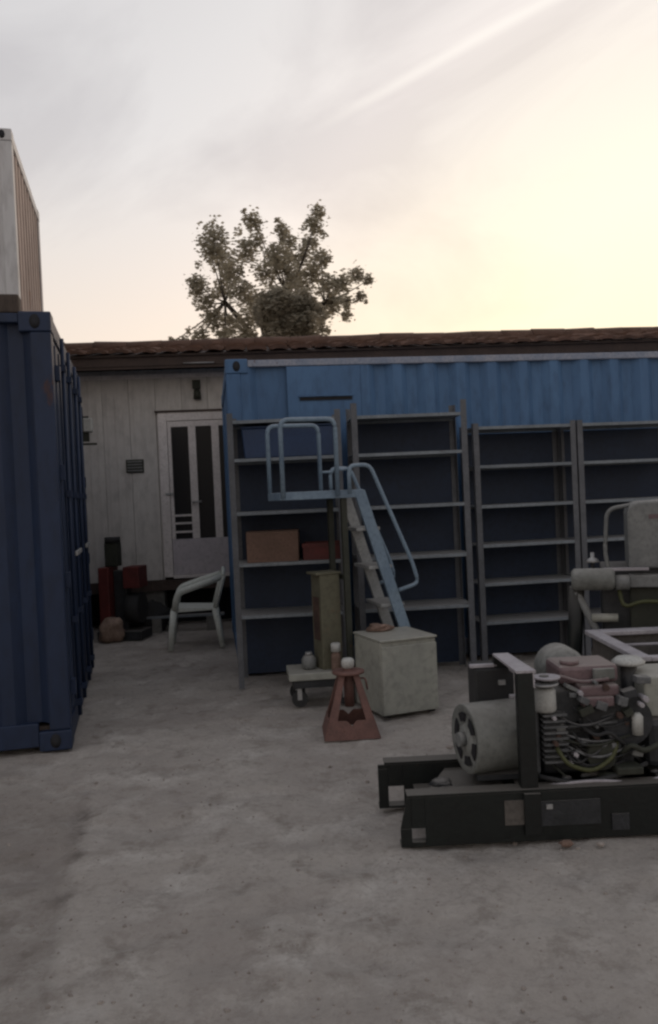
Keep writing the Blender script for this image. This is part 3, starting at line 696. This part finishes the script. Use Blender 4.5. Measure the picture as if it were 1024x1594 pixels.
# ------------------------------------------------------------------ plastic chair, facing left
ch = gr(308, 1004); ch.z = 0
pc = thing('plastic_chair', 'white plastic garden armchair below the glazed door', 'chair', tuple(ch), R(8))
SZ = .40                                              # chair front points to -x
s = MB(); s.prism([(-.24, SZ-.0), (-.20, SZ+.012), (.18, SZ-.01), (.22, SZ+.0), (.22, SZ-.03), (-.24, SZ-.035)], 'y', -.22, .22); s.build('seat', 'plastic', pc, bevel=.008)
for sy in (-1, 1):
    f = MB(); f.tube([(-.21, sy*.215, SZ-.02), (-.235, sy*.235, .22), (-.255, sy*.25, 0)], [.036, .032, .028], 8); f.build('leg', 'plastic', pc)
    f = MB(); f.tube([(.19, sy*.20, SZ-.02), (.215, sy*.22, .22), (.245, sy*.235, 0)], [.036, .032, .028], 8); f.build('leg', 'plastic', pc)
    f = MB(); pts = bend([(-.20, sy*.225, SZ-.01), (-.17, sy*.25, SZ+.16), (.02, sy*.26, SZ+.22), (.26, sy*.21, SZ+.29)], .07, 5)
    f.tube(pts, [.032]*len(pts), 8); f.build('armrest', 'plastic', pc)
bk = MB()
for i in range(7):
    yy = -.18+i*.06; bk.box(.19, .205, yy-.02, yy+.02, SZ-.01, SZ+.34, rot=Matrix.Rotation(R(14), 3, 'Y'), piv=(.19, 0, SZ))
bk.tube(arc((.28, -.215, SZ+.30), (.30, 0, SZ+.42), (.28, .215, SZ+.30), 8), .02, 8)
for sy in (-1, 1): bk.tube([(.19, sy*.205, SZ-.01), (.28, sy*.215, SZ+.30)], .026, 8)
bk.build('backrest', 'plastic', pc)

# ------------------------------------------------------------------ red machine and clutter under the cabin
rm = gr(198, 992); rm.z = 0; rm.y -= .1
r_ = thing('upright_machine', 'old dark red upright machine with grey motor column by the cabin wall', 'machine', (rm.x-.02, rm.y, 0), R(-8))
MB().box(-.21, -.09, -.1, .18, .12, .78).build('side_plate', 'darkred', r_, bevel=.01)
MB().box(.06, .24, -.08, .18, .55, .78).build('side_plate', 'darkred', r_, bevel=.01)
MB().box(-.088, .058, .02, .16, .10, .74).build('housing', 'engdark', r_, bevel=.01)
MB().cyl((.07, .05, .33), (.22, .05, .33), .16, n=24).build('wheel', 'black', r_)
MB().box(-.17, -.02, .0, .13, .782, 1.04).build('motor', 'olive', r_, bevel=.012)
MB().cyl((-.095, .065, 1.041), (-.095, .065, 1.10), .085, n=18).build('motor_cap', 'black', r_)
MB().box(-.24, .26, -.12, .2, 0, .098).build('base', 'engdark', r_, bevel=.01)
def lumpobj(nm, label, cat, px, py, rx, ry, rz, m, seed, amp=.3):
    p = gr(px, py); l = MB().lump((0, 0, rz*.72), rx, ry, rz, amp, seed); o = l.build(nm, m); o.location = (p.x, p.y+ry, 0); return tag(o, label, cat)
lumpobj('sack', 'pale brown sack slumped beside the navy container', 'sack', 170, 1002, .14, .12, .15, 'sack', 2)
lumpobj('rubble_lump', 'small grey lump of rubble behind the sack', 'rubble', 196, 985, .07, .08, .16, 'block', 6)
lumpobj('black_bag', 'black bag heaped under the cabin floor', 'bag', 232, 986, .20, .15, .20, 'black', 9)
p = gr(292, 985); pk = thing('plank', 'thin grey plank propped under the cabin behind the chair', 'plank', (p.x-.5, p.y+.05, 0), CA)
MB().box(0, .9, 0, .10, .16, .185).build('board', 'shelf', pk, bevel=.003)
for a in (.1, .7): MB().box(a, a+.1, -.0, .1, 0, .159).build('chock', 'block', pk)
# floodlight on the navy container's door end
e = cr + Vector((-math.sin(LA), math.cos(LA), 0))*2.36 + d*.005
fl = thing('flood_lamp', 'small white lamp on a dark bracket at the navy container far edge', 'lamp', (e.x, e.y, 2.0), LA)
MB().box(0, .07, -.012, .012, .0, .22).build('bracket', 'olive', fl); MB().box(.02, .10, -.05, .05, .08, .2).build('lamp_housing', 'white', fl, bevel=.01); MB().box(.0, .13, -.01, .01, -.03, -.012).build('arm', 'olive', fl)

# ------------------------------------------------------------------ engine on skid, foreground right
sk0 = gr(625, 1320); sk0.z = 0
SX, SYY = sk0.x, sk0.y
sk = thing('engine_skid', 'dirty engine unit on a black green steel skid, front right', 'engine', (SX, SYY, 0), R(1))
def S(px, py, y):                       # skid-local x, z of a photo position at local depth y
    p = at(px, py, SYY+y); return p.x-SX, p.z
LEN = 1.75
b = MB(); y0 = 0; H_ = .20
b.prism([(0, 0), (LEN, 0), (LEN, H_), (.045, H_), (.03, .10), (.0, .03)], 'y', .0, .008)
fb = b.build('front_beam', 'skid', sk, bevel=.003)
# cut the foot opening as real geometry: pale ground shows through it
def beam(yb, x0, hole, nm, hz=(.022, .085)):
    m = MB(); hx0, hx1 = hole
    m.box(x0, hx0, yb, yb+.012, 0, H_-.02 if nm != 'front_beam' else hz[1]); m.box(hx0, hx1, yb, yb+.012, 0, hz[0]); m.box(hx0, hx1, yb, yb+.012, hz[1], H_)
    m.box(hx1, LEN, yb, yb+.012, 0, H_)
    if nm != 'front_beam': m.box(x0, hx0, yb, yb+.012, H_-.02, H_)
    else: m.prism([(x0+.0, hz[1]), (hx0, hz[1]), (hx0, H_), (x0+.03, H_)], 'y', yb, yb+.012)
    m.box(x0+.03, LEN, yb-.002, yb+.075, H_+.0005, H_+.0105); m.box(x0, LEN, yb+.0125, yb+.07, .0, .008)
    return m.build(nm, 'skid', sk, bevel=.002)
bpy.data.objects.remove(fb)
beam(0, 0.0, (.045, .10), 'front_beam', (.02, .075))
beam(.43, -.055, (-.01, .06), 'rear_beam', (.0+.012, .10))
MB().box(.10, .50, .08, .425, .10, .108).build('floor_plate', 'skid', sk)
MB().prism([(.10, .08), (.46, .08), (.46, .43), (.25, .43)], 'z', .165, .172).build('gusset_plate', 'skid', sk)
for x0 in (.5, 1.1, 1.6): MB().box(x0, x0+.06, .076, .429, .02, .19).build('cross_member', 'skid', sk)
a, z = S(786, 1247, -.01); a2, z2 = S(830, 1285, -.01); MB().box(a, a2, -.006, -.0005, z2, z-.004).build('side_plate', 'trayc', sk, 'grey patch plate')
a, z = S(840, 1250, -.01); a2, z2 = S(938, 1284, -.01); MB().box(a, a2, -.007, -.0005, z2, z).build('name_plate', 'engdark', sk)
a, z = S(852, 1256, -.015); MB().box(a, a+.025, -.012, -.0072, z-.015, z+.004).build('clip', 'galv', sk)
a, z = S(955, 1270, -.01); MB().box(a, a+.07, -.007, -.0005, .03, z).build('step_plate', 'engdark', sk)
# drum (horizontal cylinder) at the left
cx0, cz = S(722, 1148, .25); cx1, _ = S(806, 1148, .25); rd = .148
dm = MB(); rt_ = Matrix.Rotation(R(90), 3, 'Y'); 
dz = cz
prof = [(.0, 0), (.06, 0), (.065, .006), (rd-.03, .008), (rd-.004, .0), (rd, .006), (rd, .24), (rd-.01, .25), (.02, .252)]
dm.lathe(prof, (cx0-.0, .25, dz), 32, rt_); drum = dm.build('fan_drum', 'drum', sk)
for k in range(6):                                # dark cooling openings in the drum's end face
    an = 2*math.pi*k/6+.3; h = MB(); p = [];
    for t_ in (-.36, -.18, 0, .18, .36): p.append((math.cos(an+t_)*(rd-.035), math.sin(an+t_)*(rd-.035)))
    for t_ in (.30, 0, -.30): p.append((math.cos(an+t_)*.075, math.sin(an+t_)*.075))
    h.prism([(.25+u, dz+v) for u, v in p], 'x', cx0+.0005, cx0+.0035); h.build('opening', 'castdark', drum)
h = MB(); h.cyl((cx0-.03, .25, dz), (cx0, .25, dz), .03, n=14); h.build('hub', 'mgrey', drum)
MB().box(cx0+.04, cx1+.06, .15, .35, .203, dz-rd+.012).build('drum_saddle', 'engdark', sk)
h = MB(); h.box(cx1-.06, cx1-.01, .07, .10, dz+.045, dz+.06); h.build('latch', 'olive', drum)
# upright frame: post at the front beam, bar running back, rear post
px_, pz_ = S(818, 1048, .02)
MB().box(px_-.035, px_+.035, .013, .06, .02, pz_-.0).build('frame_post', 'skid', sk, bevel=.004)
a2, _ = S(783, 1026, .36)
m = MB(); m.prism([(px_-.038, .01), (px_+.042, .01), (a2+.04, .40), (a2-.03, .40)], 'z', pz_+.0005, pz_+.010); m.prism([(px_+.03, .012), (px_+.036, .012), (a2+.036, .39), (a2+.03, .39)], 'z', pz_-.06, pz_); m.build('frame_bar', 'rim', sk, 'pale worn top bar')
MB().box(a2-.03, a2+.03, .37, .41, .2, pz_-.0).build('frame_post', 'skid', sk)
# battery box behind, dark
DC = Vector(((cx0+cx1)/2, .25, 0)); drum.rotation_euler.z = R(13); drum.location = DC - Matrix.Rotation(R(13), 3, 'Z') @ DC
MB().box(px_-.034, px_+.034, -.022, -.0075, .03, H_+.0).build('post_foot', 'skid', sk, bevel=.003)
a, z = S(738, 1035, .42); a2, z2 = S(800, 1092, .42); bb_ = MB().box(a, a2, .36, .55, z2-.16, z-.01).build('battery_box', 'black', sk, bevel=.008)
MB().box(a-.02, a+.10, .37, .40, z-.005, z+.007).build('strap', 'rim', sk); MB().box(a+.10, a+.13, .34, .358, z-.08, z-.06).build('clamp', 'galv', sk); MB().box(a+.14, a+.175, .30, .33, z-.16, z-.12).build('terminal', 'rim', sk)
MB().box(a+.02, a2-.02, .40, .50, .2, z2-.162).build('battery_stand', 'skid', sk)
# engine block with finned cylinder, shroud, filters, hoses
ex0, ez0 = S(842, 1200, .15); ex1, ez1 = S(1000, 1062, .15)
MB().box(ex0+.02, ex1-.03, .16, .42, .212, .40).build('engine_block', 'engdark', sk, bevel=.015)
fx0, fz1 = S(848, 1112, .10); fx1, fz0 = S(884, 1192, .10)
eb = MB().box(fx0+.01, fx1-.005, .11, .26, fz0, fz1).build('cylinder_barrel', 'engdark', sk)
for i in range(9): MB().box(fx0-.005, fx1+.008, .088, .27, fz0+.012+i*(fz1-fz0)/9, fz0+.020+i*(fz1-fz0)/9).build('fin', 'alu', eb)
a, z = S(838, 1076, .07); a2, z2 = S(872, 1112, .07); m = MB(); m.lathe([(.0, 0), (.04, 0), (.046, .01), (.044, z-z2-.01), (.03, z-z2)], ((a+a2)/2, .12, z2), 20); m.build('filter_canister', 'white', sk, 'off-white canister')
MB().cyl(((a+a2)/2-.005, .12, z+.012), ((a+a2)/2-.005, .12, z+.022), .062, n=20).build('canister_lid', 'galv', sk)
MB().cyl(((a+a2)/2+.01, .12, z+.038), ((a+a2)/2+.01, .12, z+.046), .056, n=20).build('canister_lid', 'rim', sk)
MB().cyl(((a+a2)/2, .12, z), ((a+a2)/2, .12, z+.05), .02, n=12).build('stem', 'engdark', sk)
MB().box(px_+.04, fx0-.01, .13, .3, .22, z2+.03).build('crankcase', 'alu', sk, bevel=.012)
# red shrouds and black housing
a, z = S(868, 1036, .22); a2, z2 = S(962, 1062, .22)
MB().box(a, a2, .18, .40, z2+.005, z).build('fuel_tank', 'engred', sk, 'faded red top tank', bevel=.018)
MB().cyl((a+.06, .23, z), (a+.06, .23, z+.018), .04, n=16).build('tank_cap', 'engred', sk)
p0, q0_ = S(925, 1040, .17); MB().box(p0, p0+.09, .155, .178, q0_-.05, q0_-.005).build('tank_label', 'drum', sk, bevel=.004)
a, z = S(905, 1070, .12); a2, z2 = S(968, 1085, .12); MB().box(a, a2, .12, .35, z2, z).build('rocker_cover', 'engred', sk, bevel=.01)
a, z = S(910, 1088, .10); a2, z2 = S(960, 1101, .10); MB().box(a, a2, .10, .32, z2, z).build('air_guide', 'engred', sk, bevel=.006)
a, z = S(908, 1104, .12); a2, z2 = S(965, 1122, .12); MB().box(a, a2, .115, .33, z2-.03, z).build('air_box', 'black', sk, bevel=.008)
m = MB(); a, z = S(975, 1120, .16); m.cyl((a, .12, z), (a, .36, z), .105, n=26); m.build('flywheel_cover', 'engdark', sk)
a, z = S(885, 1100, .16); m = MB(); m.cyl((a, .14, z), (a, .36, z), .07, n=22); m.build('blower_cover', 'engdark', sk)
a, z = S(925, 1130, .12); MB().tube([(a-.11, .11, z-.0), (a, .10, z+.008), (a+.10, .11, z+.012)], .008, 6).build('rocker_rail', 'alu', sk)
for (qx, qy) in ((912, 1157), (945, 1160), (960, 1162)): 
    a, z = S(qx, qy, .09); MB().cyl((a-.02, .09, z), (a+.02, .10, z), .016, n=12).build('fuel_fitting', 'alu', sk)
a, z = S(935, 1170, .12); MB().cyl((a, .08, z-.01), (a, .2, z-.01), .06, n=22).build('oil_filter', 'olive', sk)
# white dome tank behind
a, z = S(876, 1030, .55); rr = .105; m = MB(); m.lathe([(.0, 0), (rr*.8, .0), (rr, .02), (rr, .14), (rr*.8, .17), (.0, .18)], (a, .48, z-.03), 28, Matrix.Rotation(R(-90), 3, 'X')); m.build('dome_tank', 'drum', sk)
MB().box(a-.06, a+.06, .5, .7, .3, z-.10).build('tank_stand', 'engdark', sk); MB().box(a-.08, a+.08, .436, .72, .2, .299).build('stand_base', 'skid', sk)
# mushroom cap intake
a, z = S(982, 1030, .30); m = MB(); m.lathe([(.0, -.012), (.068, -.012), (.072, 0), (.05, .018), (.0, .024)], (a, .30, z), 24); m.build('intake_cap', 'white', sk)
MB().cyl((a, .30, .4), (a, .30, z-.013), .035, n=16).build('intake_pipe', 'engdark', sk)
a, z = S(998, 1130, .08); m = MB(); m.lathe([(.0, -.045), (.022, -.045), (.024, .03), (.012, .045), (.0, .046)], (a, .10, z), 14); m.build('coolant_bottle', 'white', sk)
a, z = S(1000, 1052, .2); a2, z2 = S(1060, 1112, .2); MB().box(a, a+.34, .16, .42, z2, z).build('alternator_box', 'chest', sk, 'beige control box', bevel=.01)
MB().box(a, a+.34, .14, .41, .22, z2-.002).build('alternator', 'engdark', sk, bevel=.03)
# hoses and cables
def hose(pts, r, m): return MB().tube(bend([(S(x, y, dd)[0], dd, S(x, y, dd)[1]) for x, y, dd in pts], .08, 7), r, 8).build('hose', m, sk)
hose([(868, 1165, .08), (885, 1192, .05), (925, 1204, .05), (958, 1180, .07), (965, 1150, .10)], .009, 'yhose')
hose([(840, 1210, .06), (900, 1222, .05), (970, 1208, .06), (1010, 1190, .1)], .010, 'black')
hose([(850, 1225, .05), (930, 1216, .04), (1000, 1222, .05), (1040, 1210, .06)], .007, 'rim')
hose([(836, 1062, .15), (870, 1052, .14), (905, 1064, .14), (950, 1058, .15)], .008, 'engred')
hose([(905, 1130, .1), (930, 1148, .06), (950, 1140, .06), (975, 1160, .08)], .008, 'black')
hose([(966, 1180, .1), (985, 1160, .06), (1005, 1172, .06), (1030, 1160, .08)], .012, 'olive')
rnd = random.Random(11)
for i in range(44):
    qx, qy, dd = rnd.uniform(845, 1010), rnd.uniform(1060, 1200), rnd.uniform(.075, .14)
    a, z = S(qx, qy, dd)
    if i % 2: MB().cyl((a, dd-.012, z), (a, dd+.06, z), rnd.uniform(.007, .014), n=6).build('bolt', rnd.choice(['alu', 'engdark', 'rim', 'rustrail']), sk)
    else: MB().box(a-rnd.uniform(.01, .04), a+.02, dd, dd+.05, z-.008, z+rnd.uniform(.005, .03), bev=.003, rot=Matrix.Rotation(rnd.uniform(-.5, .5), 3, 'Y')).build('bracket', rnd.choice(['alu', 'engdark', 'olive', 'mgrey']), sk)
for i in range(13):
    x1, y1 = rnd.uniform(845, 900), rnd.uniform(1065, 1200); x2, y2 = x1+rnd.uniform(40, 120), y1+rnd.uniform(-30, 40)
    hose([(x1, y1, .12), ((x1+x2)/2, max(y1, y2)+rnd.uniform(5, 25), .06), (x2, y2, .10)], rnd.uniform(.003, .006), rnd.choice(['black', 'black', 'olive', 'engdark', 'alu']))
# debris, oily rags and grime lumps lying on the skid
for i in range(12):
    x = rnd.uniform(.15, 1.5); rr = rnd.uniform(.02, .05); MB().lump((x, rnd.uniform(.09, .13), .218), rr, rr*.6, rr*.35, .5, i, 2).build('grime_lump', rnd.choice(['olive', 'engdark', 'trayc']), sk)
a, z = S(985, 1200, .05); MB().box(a-.06, a+.05, .04, .12, z-.02, z+.012).build('mount', 'olive', sk, bevel=.006)

# ------------------------------------------------------------------ steel tray behind the engine
ty = thing('steel_tray', 'mud grey open steel trailer bed with pale rim behind the engine', 'trailer', (1.415, 3.86, 0), R(0))
TZ = .60; TL = .72; TW = 1.5
MB().box(0, .02, 0, TL, .26, TZ-.0).build('side_board', 'trayc', ty); MB().box(.021, TW, TL-.02, TL, .26, TZ).build('far_board', 'trayc', ty)
MB().box(.021, TW, 0, .02, .26, TZ-.0).build('near_board', 'trayc', ty); MB().box(TW, TW+.02, 0, TL, .26, TZ).build('side_board', 'trayc', ty)
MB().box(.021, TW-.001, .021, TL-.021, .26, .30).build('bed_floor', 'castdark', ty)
m = MB(); m.box(-.03, .04, -.03, TL+.04, TZ+.0005, TZ+.025); m.box(.0405, TW+.04, TL-.05, TL+.04, TZ+.0005, TZ+.025); m.box(.0405, TW+.04, -.03, .03, TZ+.0005, TZ+.02); m.build('rim', 'rim', ty, bevel=.005)
MB().cyl((.03, TL-.22, TZ-.02), (TW, TL-.22, TZ-.02), .008).build('rod', 'rim', ty)
for a in (.1, TW-.16):
    for b_ in (.08, TL-.14): MB().box(a, a+.06, b_, b_+.06, 0, .2595).build('leg', 'skid', ty)

# ------------------------------------------------------------------ grey machine with hood behind the tray
GY = 4.95
def G2(px, py, Y=GY): p = at(px, py, Y); return p.x, p.z
gx0, gz1 = G2(975, 782); _, gz0 = G2(985, 885)
gmn = thing('hooded_machine', 'grey machine with rounded hood, pipe handle and pale cylinder, right edge', 'machine', (gx0, GY, 0), R(-17))
lx = lambda px, py, Y=GY: (G2(px, py, Y)[0]-gx0, G2(px, py, Y)[1])
pr = [(0, gz0), (0, gz1-.07)] + [(.07-.07*math.cos(a), gz1-.07+.07*math.sin(a)) for a in (R(30), R(60), R(90))] + [(.95, gz1+.03), (1.0, gz1-.02), (1.0, gz0)]
MB().prism(pr, 'y', .0, .45).build('hood', 'mgrey', gmn, bevel=.012)
MB().box(.12, .9, -.004, -.0005, gz1-.10, gz1-.075).build('stripe', 'engred', gmn, 'faint red stripe')
MB().tube(bend([(.02, .1, gz1-.02), (-.11, .1, gz1-.04), (-.13, .1, gz0+.1), (-.11, .1, gz0-.03), (.0, .1, gz0-.02)], .09, 7), .013, 8).build('pipe_handle', 'mgrey', gmn)
MB().box(-.16, .9, .05, .55, .30, gz0-.001).build('lower_body', 'engdark', gmn, bevel=.01)
MB().box(-.0, .9, .0, .048, .42, gz0-.10).build('grille_panel', 'olive', gmn, bevel=.008)
cz_ = lx(905, 903)[1]; ca = lx(893, 903)[0]; cb_ = lx(958, 903)[0]
m = MB(); m.lathe([(.0, 0), (.05, .0), (.066, .018), (.066, cb_-ca-.02), (.05, cb_-ca), (.0, cb_-ca+.002)], (ca, -.05, cz_), 24, Matrix.Rotation(R(90), 3, 'Y')); m.build('pale_cylinder', 'drum', gmn, 'pale grey cylinder')
MB().cyl((cb_+.003, -.05, cz_-.02), (cb_+.08, -.05, cz_-.02), .045, n=18).build('cylinder_neck', 'mgrey', gmn)
MB().box(cb_-.06, cb_+.19, -.06, -.03, cz_+.05, cz_+.066).build('top_bar', 'rim', gmn)
MB().box(cb_+.081, cb_+.6, -.06, .048, cz_-.05, cz_+.02).build('crossbeam', 'mgrey', gmn, bevel=.005)
m = MB(); a = lx(900, 922); b_ = lx(932, 985); m.tube([(a[0], -.03, a[1]), (b_[0], .0, b_[1]), (b_[0]+.05, .03, 0)], .022, 8); m.build('strut', 'mgrey', gmn)
m = MB(); m.tube([(ca+.03, -.01, cz_-.05), (ca-.0, .05, .4), (ca-.02, .08, 0)], .045, 10); m.build('leg', 'skid', gmn)
for xx in (.1, .85): MB().box(xx, xx+.06, .1, .16, 0, .2995).build('leg', 'skid', gmn)
MB().tube(bend([(cb_+.02, -.05, cz_-.06), (cb_+.04, -.07, cz_-.17), (cb_+.14, -.06, cz_-.13), (cb_+.5, -.04, cz_-.15)], .06), .012, 8).build('hose', 'yhose', gmn)
m = MB(); a = lx(925, 872); m.lathe([(.0, 0), (.045, .0), (.03, .02), (.012, .03), (.012, .06)], (a[0], .15, a[1]-.03), 14); m.build('valve_cap', 'galv', gmn); MB().cyl((a[0], .15, gz0-.01), (a[0], .15, a[1]-.03), .012).build('valve_stem', 'engdark', gmn)
m = MB(); a = lx(950, 962); m.cyl((a[0]-.1, -.02, a[1]), (a[0]+.05, -.02, a[1]), .025, n=14); m.build('pump_body', 'chest', gmn)

# ------------------------------------------------------------------ stones and grit on the yard
def gritmesh(n, smin, smax, keep, name):
    vs, fs = [], []
    for i in range(n):
        y = 2.0 + random.random()**1.4*7; x = random.uniform(-.45*y-.2, .45*y+.2)
        if not keep(x, y): continue
        s = random.uniform(smin, smax)*(1 if random.random() < .9 else 1.8); k = len(vs); z = gz(x, y)
        a0 = random.uniform(0, 6.3)
        for j in range(5): vs.append((x+math.cos(a0+j*1.257)*s*random.uniform(.7, 1.2), y+math.sin(a0+j*1.257)*s*random.uniform(.6, 1.1), z-.002))
        for j in range(5): vs.append((x+math.cos(a0+j*1.257)*s*random.uniform(.4, .7), y+math.sin(a0+j*1.257)*s*random.uniform(.4, .7), z+s*random.uniform(.3, .7)))
        for j in range(5): fs.append((k+j, k+(j+1) % 5, k+5+(j+1) % 5, k+5+j))
        fs.append(tuple(k+5+j for j in range(5)))
    me = bpy.data.meshes.new(name); me.from_pydata(vs, [], fs); me.materials.append(M['stone']); o = bpy.data.objects.new(name, me); col.objects.link(o)
    o['kind'] = 'stuff'; o['label'] = 'grit and small stones scattered over the dusty yard'; o['category'] = 'gravel'; return o
gritmesh(1500, .002, .008, lambda x, y: True, 'grit')
def stone(px, py, r, label, m='stone'):
    p = gr(px, py); o = MB().lump((0, 0, 0), r, r*.8, r*.55, .4, px, 2).build('stone', m); o.location = (p.x, p.y, r*.3); tag(o, label, 'stone')
stone(882, 1316, .026, 'reddish stone lying just in front of the skid beam', 'cloth')
stone(935, 1316, .017, 'small pale stone right of the reddish stone')
stone(700, 1165, .022, 'small stone on the ground left of the fan drum')
